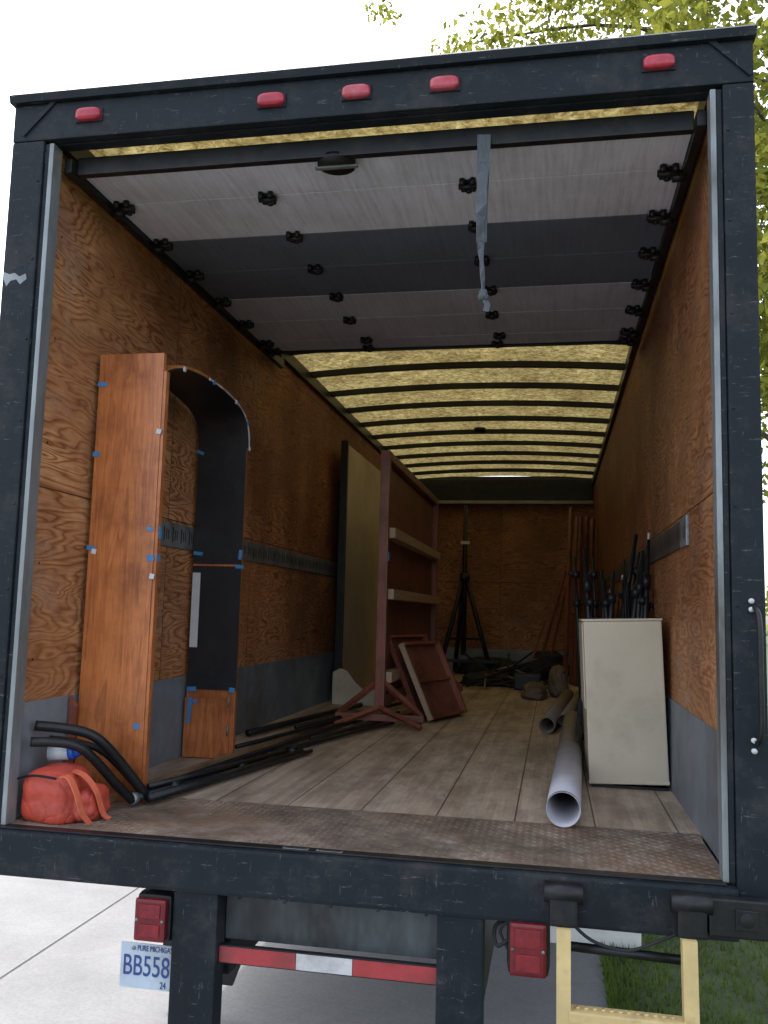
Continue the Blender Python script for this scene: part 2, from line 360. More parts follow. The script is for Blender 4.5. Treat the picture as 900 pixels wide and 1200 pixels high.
for sgn,nm in ((-1,'left'),(1,'right')):
    x0,x1=(WW,WW+.03)
    lo=(min(sgn*x0,sgn*x1),.0,0.0);hi=(max(sgn*x0,sgn*x1),L,2.56)
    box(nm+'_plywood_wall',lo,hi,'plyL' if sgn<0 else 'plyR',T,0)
    lo=(min(sgn*1.222,sgn*1.25),.0,-.15);hi=(max(sgn*1.222,sgn*1.25),L+.1,2.62)
    box(nm+'_outer_skin',lo,hi,'blackside',T,.004)
    lo=(min(sgn*(WW-.006),sgn*(WW-.0005)),.03,0.001);hi=(max(sgn*(WW-.006),sgn*(WW-.0005)),L-.01,.40)
    box(nm+'_kick_plate',lo,hi,'kick',T,.001)
    a,b=sorted((sgn*(WW-.013),sgn*(WW-.0008)))
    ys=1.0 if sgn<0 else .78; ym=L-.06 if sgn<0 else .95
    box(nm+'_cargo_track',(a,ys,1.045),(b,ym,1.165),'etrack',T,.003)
    if sgn>0: box(nm+'_cargo_track_dark',(a+.002,ym+.004,1.05),(b,L-.05,1.16),'etrackd',T,.003)  # remaining length of the right track in a darker colour
    vs=[];fs=[]
    xx=sgn*(WW-.0145); y=ys+.03
    while y<L-.2:
        for (dy,z0,z1) in ((0,1.07,1.14),(.028,1.08,1.13),(.050,1.08,1.13)):
            b0=len(vs); w=.007 if dy else .010
            vs+=[(xx,y+dy,z0),(xx,y+dy+w,z0),(xx,y+dy+w,z1),(xx,y+dy,z1)]; fs.append((b0,b0+1,b0+2,b0+3))
        y+=.10
    mesh(nm+'_track_slots',vs,fs,'hole',T)
    vs=[];fs=[]
    for yy in np.arange(.12,L,.406):
        for zz in (.55,.9,1.35,1.75,2.15,2.4):
            b0=len(vs)
            for k in range(8):
                th=k*math.pi/4; vs.append((sgn*(WW-.0015),yy+.005*math.cos(th),zz+.005*math.sin(th)))
            fs.append(tuple(b0+k for k in range(8)))
    mesh(nm+'_wall_rivets',vs,fs,'hole',T)
    a,b=sorted((sgn*(WW-.03),sgn*(WW-.001)))
    box(nm+'_top_rail',(a,.0,2.47),(b,L,2.555),'bmetal',T,.004)
    a,b=sorted((sgn*1.125,sgn*1.155))
    box(nm+'_door_track',(a,.05,2.37),(b,2.75,2.425),'bmetal',T,.003)
    for yy in (.4,1.0,1.6,2.2,2.7):
        a,b=sorted((sgn*1.13,sgn*1.158)); box(nm+'_track_bracket',(a,yy,2.42),(b,yy+.05,2.50),'bmetal',T,.002)
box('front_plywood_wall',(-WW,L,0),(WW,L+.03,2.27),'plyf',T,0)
box('front_header',(-WW,L-.05,2.27),(WW,L+.03,2.56),'bmetal',T,.005)
box('front_header_ledge',(-WW+.01,L-.14,2.225),(WW-.01,L-.002,2.268),'headerw',T,.004)
box('front_skin',(-1.25,L+.032,-.15),(1.25,L+.1,2.62),'blackside',T,.004)
box('front_kick_plate',(-WW+.01,L-.03,.001),(WW-.01,L-.001,.3),'kick',T,.001)
vs=[];fs=[];nx=14
for j,y in enumerate((.02,L+.1)):
    for i in range(nx+1):
        x=-1.22+2.44*i/nx; vs.append((x,y,2.585+.05*(1-(x/1.22)**2)))
for i in range(nx): fs.append((i,i+1,nx+1+i+1,nx+1+i))
mesh('translucent_roof',vs,fs,'roof',T,True)
yy=.55
while yy<L-.1:
    vs=[];fs=[]
    for i in range(nx+1):
        x=-1.185+2.37*i/nx; z=2.578+.05*(1-(x/1.22)**2)
        vs+=[(x,yy-.017,z-.048),(x,yy+.017,z-.048),(x,yy+.017,z-.004),(x,yy-.017,z-.004)]
    for i in range(nx):
        for q in range(4):
            q2=(q+1)%4; fs.append((i*4+q,i*4+q2,(i+1)*4+q2,(i+1)*4+q))
    fs.append((0,1,2,3)); fs.append(tuple(nx*4+q for q in (3,2,1,0)))
    mesh('roof_rib',vs,fs,'bmetal',T); yy+=.608
tube('roof_vent',[(-.05,5.75,2.58),(-.05,5.75,2.545)],.06,'bmetal',T,20)
for sgn,nm in ((-1,'left'),(1,'right')):
    xo=1.32 if sgn<0 else 1.285
    a,b=sorted((sgn*1.19,sgn*xo)); box(nm+'_rear_post',(a,-.035,-.15),(b,-.001,2.455),'black',T,.008)
    a,b=sorted((sgn*1.152,sgn*1.170)); box(nm+'_post_trim',(a,-.03,.0035),(b,.03,2.445),'trim',T,.004)
    a,b=sorted((sgn*1.171,sgn*1.188)); box(nm+'_post_inner',(a,-.026,.0035),(b,.03,2.445),'black',T,.003)
    a,b=sorted((sgn*1.252,sgn*1.275)); box(nm+'_side_post_return',(a,.0,-.15),(b,.10,2.62),'black',T,.004)
    box(nm+'_corner_strap',(sgn*1.215-.09,-.043,2.535),(sgn*1.215+.09,-.0365,2.552),'black',T,.002,rot=(0,sgn*.8,0))
    for zz in np.arange(.2,2.4,.3):
        x_=sgn*1.205; tube(nm+'_post_rivet',[(x_,-.034,zz),(x_,-.038,zz)],.004,'black',T,8)
box('rear_header',(-1.32,-.036,2.457),(1.285,.0,2.60),'black',T,.006)
box('rear_header_soffit',(-1.18,.002,2.452),(1.18,.05,2.472),'black',T,.004)
extr('rear_roof_lip',[(-.055,2.601),(-.062,2.628),(-.035,2.65),(.12,2.655),(.12,2.625),(-.02,2.601)],'x',-1.33,1.292,'black',T)
for i,x0 in enumerate((-1.012,-.314,-.008,.298,.995)):
    zc=2.532+[.004,-.002,0,.002,.010][i]
    box('marker_lamp_base',(x0-.053,-.042,zc-.026),(x0+.053,-.0365,zc+.026),'black',T,.003)
    bm=bmesh.new(); bmesh.ops.create_uvsphere(bm,u_segments=28,v_segments=14,radius=1)
    for v in bm.verts:
        q=[math.copysign(abs(c)**.6,c) for c in v.co]; v.co=Vector((x0+q[0]*.050,-.043+q[1]*.02,zc+q[2]*.024))
    me=bpy.data.meshes.new('marker_lamp_lens'); bm.to_mesh(me); bm.free(); add('marker_lamp_lens',me,'red',T,True)
zd=2.395
bounds=[.12,.38,.75,1.12,1.50,1.87,2.24,2.44]; cols=['dw','dw','dg','dg','dl','dl','dl']
for i in range(7):
    box('door_panel',(-1.122,bounds[i]+.003,zd),(1.122,bounds[i+1]-.003,zd+.02),cols[i],T,.003)
box('door_bottom_bar',(-1.122,.085,zd-.018),(1.122,.118,zd+.05),'bmetal',T,.004)
box('door_end_bar',(-1.122,2.442,zd-.012),(1.122,2.47,zd+.03),'bmetal',T,.004)
def hinge(x,y,s=1):
    tube('door_hinge_plate',[(x,y-.001,zd-.0005),(x,y,zd-.009)],.026*s,'bmetal',T,8,smooth=False)
    tube('door_hinge_knuckle',[(x-.034*s,y,zd-.016),(x+.034*s,y,zd-.016)],.011*s,'bmetal',T,10)
    for a,b_ in ((-1,-1),(1,-1),(0,1.2),(-.9,.7),(.9,.8)):
        tube('door_hinge_bolt',[(x+a*.019*s,y+b_*.028*s,zd-.001),(x+a*.019*s,y+b_*.028*s,zd-.024)],.011*s,'bmetal',T,8)
for i,y in enumerate(bounds[1:]):
    y=min(y,2.40)
    for x in (-.46,.34): hinge(x+.015*math.sin(i*3),y,1.05)
    for sg in (-1,1):
        hinge(sg*1.075,y,1.15); tube('door_roller',[(sg*1.09,y+.02,zd-.02),(sg*1.14,y+.02,zd-.02)],.022,'bmetal',T,12)
tube('door_latch',[(-.12,.15,zd-.002),(-.12,.15,zd-.022)],.07,'bmetal',T,20)
box('door_latch_bar',(-.2,.14,zd-.030),(-.04,.16,zd-.0225),'trim',T,.002)
tube('header_cable',smooth_pts([(.46,.10,2.55),(.56,.08,2.50),(.7,.08,2.495),(.82,.10,2.56)]),.004,'rubber',T,8)
S=empty('pull_strap')
sp=[(.425,.06,2.40),(.425,.055,2.30),(.42,.055,2.15),(.418,.06,2.02),(.425,.06,1.92),(.43,.058,1.84)]
ribbon('strap_band',smooth_pts(sp,3),[.046,.046,.045,.044,.043,.042,.041,.040,.037,.032,.026,.021,.019,.018,.017,.017],[(1,.1+.15*i*math.sin(i),0) for i in range(16)],.004,'strap',S)
ribbon('strap_band_back',[(p[0]+.006,p[1]+.02,p[2]) for p in sp[:4]],.028,(1,-.2,0),.004,'strap',S)
blob('strap_knot',(.43,.058,1.825),(.018,.016,.022),'strap',S,.3,2,2,sub=3,fold=.3)
ribbon('strap_tail',[(.43,.058,1.82),(.445,.055,1.79),(.44,.05,1.765)],.02,(1,.3,0),.004,'strap',S)

box('rear_sill',(-1.33,-.065,-.150),(1.19,-.001,-.004),'black',T,.012)
box('sill_top_lip',(-1.19,-.045,-.003),(1.16,-.002,.003),'bmetal',T,.002)
for x in (-.13,-.02):
    box('sill_slot',(x-.042,-.040,.0032),(x+.042,-.022,.005),'trim',T,.0008)
    box('sill_slot_dark',(x-.036,-.037,.0052),(x+.036,-.025,.0058),'hole',T,0)
box('dock_bumper_bracket',(1.10,-.11,-.125),(1.36,-.070,-.02),'bmetal',T,.006)
for x in (1.2,1.29):
    box('bracket_socket',(x-.03,-.116,-.10),(x+.03,-.1105,-.045),'bmetal',T,.003)
    tube('bracket_hole',[(x,-.1185,-.072),(x,-.1165,-.072)],.02,'hole',T,16)
for a,b in ((-.525,-.375),(.325,.465)):
    box('underride_leg',(a,-.05,-.72),(b,.03,-.152),'black',T,.008)
box('underride_cross_bar',(-.60,-.045,-.80),(.54,.05,-.722),'black',T,.008)
box('recess_panel',(-.374,.03,-.31),(.324,.04,-.152),'galv',T,.002)
for x in np.linspace(-.33,.28,5): tube('recess_panel_rivet',[(x,.030,-.18),(x,.026,-.18)],.006,'galv',T,8)
bx=[(-.374,-.12,'tred'),(-.12,.062,'twhite'),(.062,.324,'tred')]
box('reflector_bar',(-.374,-.02,-.368),(.324,.0,-.312),'bmetal',T,.002)
for a,b,m in bx: box('reflector_tape',(a+.001,-.0225,-.364),(b-.001,-.0205,-.316),m,T,.0005)
for s in (-1,1):
    box('chassis_rail',(s*.42-.04,.1,-.45),(s*.42+.04,11.5,-.16),'bmetal',T,.005)
for yy in np.arange(.8,9,.8): box('cross_member',(-1.2,yy,-.15),(1.2,yy+.06,-.055),'bmetal',T,.003)
def wheel(x,y,w=.24):
    r=.47; z=GZ+r
    pr=[(0,.28),(.0,r-.04),(.03,r),(w-.03,r),(w,r-.04),(w,.28)]
    vs=[];fs=[];sg=40
    for k in range(sg):
        th=2*math.pi*k/sg
        for (u,rr) in pr: vs.append((x+u,y+rr*math.cos(th),z+rr*math.sin(th)))
    n=len(pr)
    for k in range(sg):
        for i in range(n-1): fs.append((k*n+i,k*n+i+1,((k+1)%sg)*n+i+1,((k+1)%sg)*n+i))
    mesh('tyre',vs,fs,'rubber',T,True)
    tube('wheel_rim',[(x+.06,y,z),(x+w-.06,y,z)],.285,'trim',T,32)
    tube('wheel_hub',[(x+.01,y,z),(x+w-.01,y,z)],.10,'bmetal',T,20)
for x in (-1.2,-.93,.69,.96): wheel(x,3.3)
tube('rear_axle',[(-1.1,3.3,GZ+.47),(1.1,3.3,GZ+.47)],.07,'bmetal',T,16)
for x in (-1.15,.90): wheel(x,10.6)
extr('truck_cab',[(9.5,-.5),(9.5,1.9),(10.3,1.9),(10.9,1.05),(12.0,.75),(12.15,-.5)],'x',-1.1,1.1,'twhite',T)
extr('cab_windscreen',[(10.36,1.82),(10.38,1.83),(10.92,1.1),(10.90,1.08)],'x',-.95,.95,'hole',T)
extr('mud_flap',[(-1.08,-.17),(-.56,-.17),(-.60,-.55),(-.74,-.93),(-1.08,-.93)],'y',1.15,1.165,'rubber',T)
def lamp(x0,x1,z0,z1):
    box('tail_lamp_housing',(x0,-.055,z0),(x1,.03,z1),'bmetal',T,.03)
    cx=(x0+x1)/2
    box('tail_lamp_lens',(x0+.010,-.080,z0+.010),(x1-.010,-.056,z1-.010),'redd',T,.012)
    box('tail_lamp_reflector',(x0+.028,-.0835,z0+.026),(x1-.028,-.0805,(z0+z1)/2-.012),'redl',T,.0012)
    box('tail_lamp_inner',(x0+.028,-.0835,(z0+z1)/2+.008),(x1-.028,-.0805,z1-.026),'redl',T,.0012)
    for a in (x0+.019,x1-.019):
        tube('tail_lamp_screw',[(a,-.084,(z0+z1)/2),(a,-.080,(z0+z1)/2)],.005,'trim',T,8)
    box('tail_lamp_bracket',(cx-.03,.0,z1),(cx+.03,.02,z1+.04),'bmetal',T,.003)
lamp(-.652,-.527,-.315,-.165); lamp(.535,.662,-.305,-.135)
tube('tail_lamp_wire',smooth_pts([(.56,-.0,-.15),(.50,-.01,-.18),(.505,-.03,-.23),(.54,-.03,-.21)]),.006,'rubber',T,8)
tube('tail_lamp_wire',smooth_pts([(.6,-.03,-.14),(.54,-.04,-.155),(.515,-.03,-.19),(.54,-.03,-.24)]),.005,'rubber',T,8)
box('licence_plate',(-.705,-.03,-.468),(-.47,-.026,-.330),'plate',T,.001)
for x_ in (-.66,-.53): tube('plate_bolt',[(x_,-.031,-.345),(x_,-.035,-.345)],.006,'trim',T,8)
def text(name,s,size,loc,mat):
    c=bpy.data.curves.new(name,'FONT'); c.body=s; c.size=size; c.extrude=.0008; c.align_x='CENTER'
    o=bpy.data.objects.new(name,c); COL.objects.link(o); bpy.context.view_layer.update()
    dg=bpy.context.evaluated_depsgraph_get(); me=bpy.data.meshes.new_from_object(o.evaluated_get(dg)); bpy.data.objects.remove(o)
    R=Matrix.Translation(loc)@Matrix.Rotation(math.pi/2,4,'X')@Matrix.Diagonal((.80,1.15,1,1)); me.transform(R)
    me.materials.clear(); return add(name,me,mat,T)
text('plate_number','BB55817',.078,(-.584,-.0315,-.428),'pblue')
text('plate_caption','PURE MICHIGAN',.021,(-.585,-.0315,-.352),'pblue')
text('plate_year','24',.026,(-.555,-.0315,-.462),'pblue')
tube('grab_handle',smooth_pts([(1.250,-.038,.80),(1.257,-.075,.76),(1.257,-.08,.6),(1.257,-.075,.44),(1.250,-.038,.40)],5),.008,'bmetal',T,10)
for z in (.815,.79,.41,.38):
    tube('grab_handle_bolt',[(1.243,-.034,z),(1.243,-.046,z)],.008,'twhite',T,10)
extr('bare_metal_scrape',[(-1.315,1.955),(-1.29,1.945),(-1.27,1.95),(-1.25,1.935),(-1.225,1.945),(-1.22,1.925),(-1.245,1.905),(-1.262,1.925),(-1.285,1.92),(-1.30,1.90),(-1.315,1.93)],'y',-.0362,-.0352,'trim',T)
F=empty('folding_step_ladder')
for x in (.70,1.055):
    tube('step_hinge',[(x-.055,-.09,-.045),(x+.055,-.09,-.045)],.030,'bmetal',F,16)
    box('step_hinge_block',(x-.04,-.115,-.135),(x+.04,-.066,-.05),'bmetal',F,.008)
for x,xb in ((.70,.70),(1.045,1.055)):
    extr('step_rail',[(x-.02,-.135),(x+.02,-.135),(xb+.022,-.93),(xb-.018,-.93)],'y',-.13,-.085,'yellow',F)
for z in (-.365,-.60,-.85):
    box('step_rung',(.715,-.135,z-.022),(1.035,-.08,z+.012),'yellow',F,.006)
    for x in np.linspace(.74,1.0,12): tube('rung_grip',[(x,-.108,z+.012),(x,-.108,z+.017)],.007,'yellow',F,8)
tube('step_brace',[(.70,-.05,-.205),(1.045,-.05,-.215)],.014,'bmetal',F,10)
tube('step_cable',smooth_pts([(.71,-.07,-.12),(.78,-.06,-.18),(.88,-.06,-.20),(.97,-.06,-.165),(1.02,-.06,-.14)]),.005,'rubber',F,8)

# ------------------------------------------------------------------ CARGO
A=empty('arched_wooden_frame')
box('near_jamb',(-1.165,.42,.004),(-.885,.445,1.775),'wood',A,.003)
box('near_jamb_edge',(-.8845,.425,.004),(-.872,.455,1.70),'wood',A,.002)
arc=[(.447,1.69),(.50,1.725),(.62,1.765),(.8,1.79),(1.0,1.795),(1.17,1.785),(1.32,1.76),(1.41,1.72),(1.455,1.66),(1.47,1.58)]
arc=[(p.x,p.y) for p in smooth_pts([(a,b,0) for a,b in arc],4)]
def band(name,pts,t,x0,x1,mat,off=0,rag=0):
    out=[];inn=[]
    for i,(y,z) in enumerate(pts):
        a=pts[max(i-1,0)];b=pts[min(i+1,len(pts)-1)]; dy,dz=b[0]-a[0],b[1]-a[1];l=math.hypot(dy,dz); ny,nz=-dz/l,dy/l
        rr=random.uniform(0,rag)
        out.append((y+ny*(off+t+rr),z+nz*(off+t+rr))); inn.append((y+ny*(off-rr),z+nz*(off-rr)))
    n=len(pts); vs=[(x0,*p) for p in out]+[(x0,*p) for p in inn]+[(x1,*p) for p in out]+[(x1,*p) for p in inn]; fs=[]
    for i in range(n-1):
        fs+=[(i,i+1,n+i+1,n+i)[::-1],(2*n+i,2*n+i+1,3*n+i+1,3*n+i),(i,i+1,2*n+i+1,2*n+i),(n+i,n+i+1,3*n+i+1,3*n+i)[::-1]]
    fs+=[(0,n,3*n,2*n),(n-1,2*n-1,4*n-1,3*n-1)[::-1]]
    return mesh(name,vs,fs,mat,A)
band('arch_shell',arc,.012,-1.165,-.892,'wood',.002)
band('arch_lining',arc,.003,-1.163,-.888,'bfabric',-.003)
box('far_jamb',(-1.165,1.475,.004),(-.905,1.50,1.60),'wood',A,.003)
box('far_jamb_lining',(-1.163,1.468,.34),(-.900,1.4735,1.60),'bfabric',A,.001)
box('far_jamb_plinth',(-1.165,1.455,.004),(-.925,1.474,.30),'wood',A,.003)
box('lining_seam',(-1.16,1.4655,.965),(-.905,1.4678,.975),'wood',A,0)
box('lining_edge_paper',(-1.16,1.4655,.55),(-1.118,1.4677,.93),'wpaper',A,0)
band('arch_torn_edge',arc[14:],.0006,-.8875,-.883,'wpaper',-.001,.006)
def tape(x0,x1,y,z0,z1,rot=0,m='btape'): box('blue_tape',(x0,y,z0),(x1,y+.0012,z1),m,A,0,rot=(0,rot,0))
for (x,z,w,h,r) in ((-1.16,1.64,.04,.018,.1),(-1.165,1.35,.03,.02,0),(-1.165,.97,.035,.018,.15),(-.90,.93,.05,.025,-.1),(-.91,1.05,.04,.014,.2),(-.92,.28,.04,.02,0),(-.895,1.44,.02,.02,0)):
    tape(x-w*.2,x+w*.8 if x<-1 else x+.018,.418,z,z+h,r)
for (x,z,w,h,r) in ((-.93,.955,.045,.018,0),(-.915,1.0,.018,.05,.1),(-1.16,1.02,.05,.018,.1),(-1.16,.33,.05,.022,-.05),(-.935,.33,.03,.025,.1),(-1.12,.27,.022,.02,0),(-1.15,.17,.022,.13,.05),(-1.17,1.55,.04,.016,.4)):
    tape(x,x+w,1.452 if z<.3 else 1.462,z,z+h,r)
for i in range(8,len(arc),7):
    y,z=arc[i]; box('edge_tape',(-.8865,y-.008,z-.014),(-.8795,y+.008,z+.006),'btape' if i%2 else 'wpaper',A,0)
for (x,z) in ((-1.15,.955),(-.895,.86),(-.9,1.44)): tape(x,x+.02,.4175,z,z+.02,.2,'wpaper')
box('blue_tape_strip',(-.871,.43,1.02),(-.8695,.452,1.07),'btape',A,0)
box('blue_tape_strip',(-.871,.43,.93),(-.8695,.452,.96),'btape',A,0)
for z in (.12,.26):
    tube('plinth_hinge_pin',[(-.93,1.4525,z),(-.93,1.4525,z+.05)],.005,'trim',A,8)

Pn=empty('cream_panel')
box('panel_board',(-1.10,4.38,.004),(-1.06,6.9,2.17),'creamd',Pn,.003)
box('panel_edge',(-1.105,4.34,.004),(-1.045,4.379,2.19),'bmetal',Pn,.003)
Sc=empty('curved_white_board')
extr('board',[(-1.08,0.004),(-.70,0.004),(-.68,.10),(-.74,.13),(-.84,.14),(-.90,.19),(-.96,.27),(-1.02,.29),(-1.08,.26)],'y',4.2,4.22,'cream',Sc)

K=empty('wooden_display_rack')
x=-.47
box('front_post',(x-.032,3.05,.10),(x+.032,3.11,1.86),'redwood',K,.004)
box('back_post',(x-.035,5.6,.10),(x+.035,5.66,1.86),'redwood',K,.004)
box('top_rail',(x-.03,3.112,1.80),(x+.03,5.598,1.86),'redwoody',K,.004)
box('bottom_rail',(x-.03,3.112,.12),(x+.03,5.598,.20),'redwoody',K,.004)
box('back_sheet',(x-.03,3.115,.21),(x-.012,5.595,1.795),'redwoody',K,0)
for z in (1.26,.84,.28):
    box('shelf_rail',(x-.011,3.113,z),(x+.07,5.597,z+.07),'creamw',K,.003)
for (y0) in (3.08,5.63):
    box('foot_beam',(x-.30,y0-.03,.03),(x+.30,y0+.03,.075),'redwood',K,.004)
    for s in (-1,1):
        tube('foot_brace',[(x,y0,.30),(x+s*.28,y0,.07)],.022,'redwood',K,4,smooth=False)
        tube('caster',[(x+s*.27-.012,y0,.018),(x+s*.27+.012,y0,.018)],.018,'rubber',K,12)
tube('diagonal_foot',[(x-.25,2.84,.02),(x,3.05,.12)],.02,'redwood',K,4,smooth=False)
tube('diagonal_foot_b',[(x+.31,2.88,.02),(x,3.05,.12)],.02,'redwood',K,4,smooth=False)
for z in (1.1,.6): box('rack_bracket',(x+.033,3.06,z),(x+.04,3.10,z+.06),'btape' if z>1 else 'bmetal',K,.001)

Q=empty('leaning_wooden_trays')
def qbox(nm,off,u0,u1,v0,v1,w0,w1,mat):
    o=Vector((-.17,3.35,.01))+Vector(off); du=Vector((.24,.75,0)).normalized(); dv=Vector((-.28,.10,.62)).normalized(); dw=du.cross(dv).normalized(); dv=dw.cross(du)
    vs=[o+du*a+dv*b+dw*c for a in (u0,u1) for b in (v0,v1) for c in (w0,w1)]
    fs=[(0,1,3,2),(4,6,7,5),(0,4,5,1),(2,3,7,6),(0,2,6,4),(1,5,7,3)]
    return mesh(nm,vs,fs,mat,Q)
for j,(off,hh) in enumerate((((0,0,0),.55),((-.09,.06,0),.60))):
    qbox('tray_sheet',off,0,.55,0,hh,0,.01,'redwoody')
    qbox('tray_side_a',off,-.02,0,-.0,hh+.02,0,.035,'creamw' if j==0 else 'redwood'); qbox('tray_side_b',off,.55,.57,0,hh+.02,-.02,.05,'redwood')
    qbox('tray_top',off,0,.55,hh,hh+.02,-.02,.05,'redwood')
    qbox('tray_mid',off,0.001,.549,.27,.29,.011,.03,'redwood')
    qbox('tray_bottom',off,0,.55,0,.02,-.02,.05,'redwood')

D=empty('tripod_light_stand'); sx,sy=-.42,8.2
tube('stand_pole',[(sx,sy,.25),(sx,sy,1.25),(sx,sy,2.12)],[.032,.032,.022],'bmetal',D,12)
tube('stand_collar',[(sx,sy,1.14),(sx,sy,1.26)],.065,'bmetal',D,12)
for a in (110,230,330):
    r=math.radians(a); e=(sx+.42*math.cos(r),sy+.42*math.sin(r)*.9,.02)
    tube('stand_leg',[(sx+.03*math.cos(r),sy+.03*math.sin(r),1.18),e],.028,'bmetal',D,8)
    tube('stand_brace',[(sx,sy,.45),(sx+.27*math.cos(r),sy+.27*math.sin(r)*.9,.45)],.014,'bmetal',D,8)
box('stand_label',(sx-.05,sy-.037,1.62),(sx+.06,sy-.034,1.66),'wpaper',D,0)
box('stand_cross_rest',(sx-.35,sy-.3,.17),(sx+.45,sy-.27,.21),'bmetal',D,.003)

E=empty('stacked_wooden_frames')
for i in range(4):
    xx=.80+i*.075; yy=7.2+i*.15
    for dx,zt in ((0,2.05-.1*i),(.28,1.95)):
        tube('frame_stile',[(xx+dx*.4,yy,.01),(xx+dx*.4+.08,yy+.7,zt)],.03,'redwoody',E,4,smooth=False)
    tube('frame_rung',[(xx+.02,yy+.3,.8),(xx+.14,yy+.3,.8)],.018,'redwoody',E,4,smooth=False)
for i in range(3):
    tube('frame_diagonal',[(.35+i*.12,8.0,.02),(.75+i*.07,8.5,1.2+.12*i)],.018,'redwood',E,4,smooth=False)

C1=empty('equipment_pile')
for i,(cx,cy,sx_,sy_,sz_,m) in enumerate(((-.02,7.0,.28,.4,.08,'dcloth'),(.3,6.8,.16,.25,.06,'dcloth'),(-.15,8.5,.4,.3,.13,'dcloth'),(.3,7.8,.3,.3,.13,'dcloth'),(.62,8.2,.25,.3,.2,'dcloth'))):
    blob('bundle',(cx,cy,sz_*.7),(sx_,sy_,sz_),m,C1,.2,1.8,i,flat=.004,sub=4,fold=.15,sag=.2)
for i in range(18):
    a=random.uniform(0,3.1); cx=random.uniform(-.25,.45);cy=random.uniform(6.2,7.6); l=random.uniform(.2,.4)
    tube('loose_rod',[(cx-l*math.cos(a),cy-l*math.sin(a),.03),(cx+l*math.cos(a),cy+l*math.sin(a),random.uniform(.05,.35))],.011,'bmetal' if i%4 else 'trim',C1,8)
box('small_case',(.28,6.3,.004),(.55,6.6,.16),'bmetal',C1,.015)
C2=empty('canvas_bag')
blob('bag_body',(.50,5.7,.06),(.11,.38,.065),'cloth',C2,.10,1.2,11,flat=.004,fold=.08,sag=.3,p=.7)
ribbon('bag_strap',smooth_pts([(.45,5.4,.11),(.50,5.42,.16),(.56,5.45,.11)]),.03,(0,1,0),.004,'cloth',C2)
C3=empty('canvas_bag')
blob('bag_body',(.72,6.0,.13),(.09,.34,.14),'cloth',C3,.10,1.2,12,flat=.004,fold=.08,sag=.2,p=.65)
ribbon('bag_strap',smooth_pts([(.68,5.75,.22),(.72,5.77,.30),(.76,5.8,.22)]),.03,(0,1,0),.004,'cloth',C3)

P1=empty('plastic_pipe')
tube('pipe',[(.705,.50,.068),(.72,.9,.068),(.80,3.3,.068)],.062,'pvc',P1,40,hollow=.95)
tube('pipe_stain',[(.7052,.498,.068),(.7056,.512,.068)],.0627,'kraft',P1,40,hollow=.985)
P2=empty('cardboard_tube')
tube('roll',[(.63,3.05,.056),(.80,5.4,.056)],.052,'kraft',P2,32,hollow=.9)
P3=empty('cardboard_tube')
tube('roll',[(.745,3.45,.05),(.92,5.6,.05)],.042,'kraft',P3,32,hollow=.88)

B=empty('filing_cabinet')
rot=(0,math.radians(-2.2),0); pv=(.83,1.34,0)
box('cabinet_body',(.83,1.34,.012),(1.175,1.86,.735),'cream',B,.008,rot,pv)
box('cabinet_top',(.824,1.334,.7355),(1.178,1.865,.745),'cream',B,.003,rot,pv)
box('cabinet_side_lip',(.823,1.36,.34),(.829,1.84,.73),'creamd',B,.002,rot,pv)
box('cabinet_toe',(.84,1.345,.001),(1.17,1.80,.012),'bmetal',B,0)
box('cabinet_base_trim',(.829,1.3365,.016),(1.176,1.3395,.03),'creamd',B,.001,rot,pv)
G=empty('folded_light_stands')
for i in range(20):
    bx_=random.uniform(.84,1.12); by=random.uniform(1.95,2.9); h=random.uniform(.85,1.24)
    tx=min(1.168,max(.80,bx_+random.uniform(-.10,.24))); ty=by+random.uniform(-.05,.3)
    r=random.choice((.008,.011,.015,.019))
    tube('stand_tube',[(bx_,by,.02),(bx_+(tx-bx_)*.7,by+(ty-by)*.7,h*.72),(tx,ty,h)],[r*1.3,r,r*.6],'bmetal',G,8)
    if i%2==0:
        for f_ in (.72,.88):
            q=Vector((bx_+(tx-bx_)*f_,by+(ty-by)*f_,h*f_))
            tube('stand_knuckle',[q,q+Vector((.004,0,.045))],r*1.3+.012,'bmetal',G,10)
            s_=random.choice((-1,1)); tube('stand_knob',[q+Vector((0,0,.02)),q+Vector((s_*.045,-.01,.03))],.009,'bmetal',G,8)
    if i%5==0:
        q=Vector((tx,ty,h)); tube('stand_tip',[q,q+Vector((.001,0,.03))],.005,'wpaper',G,8)
for i,(x0,dx,h) in enumerate(((.89,-.06,1.12),(.93,.05,1.0),(.97,-.04,.95),(1.00,.12,1.06),(1.05,.08,1.11),(1.10,.06,1.17),(1.05,.10,.98),(.91,-.07,.95))):
    tube('tripod_leg',[(x0,1.93+.02*i,.02),(x0+dx*.6,1.97,.7),(x0+dx,2.0,h)],[.022,.018,.008],'bmetal',G,8)
    tube('tripod_collar',[(x0+dx*.72,1.98,.70+(h-.70)*.45),(x0+dx*.8,1.985,.70+(h-.70)*.6)],.024,'bmetal',G,10)
tube('stand_tip',[(1.160,2.0,1.17),(1.162,2.0,1.205)],.006,'wpaper',G,8)
C4=empty('dark_webbing_bag')
blob('bag_body',(.90,2.25,.20),(.08,.30,.22),'dcloth',C4,.2,2.0,21,flat=.004,fold=.15)
for i in range(3):
    ribbon('webbing',smooth_pts([(.83,1.95+.12*i,.40),(.80,1.9+.12*i,.25),(.79,1.88+.12*i,.12),(.82,1.95+.12*i,.02)]),.03,(0,1,.1),.004,'dcloth',C4)

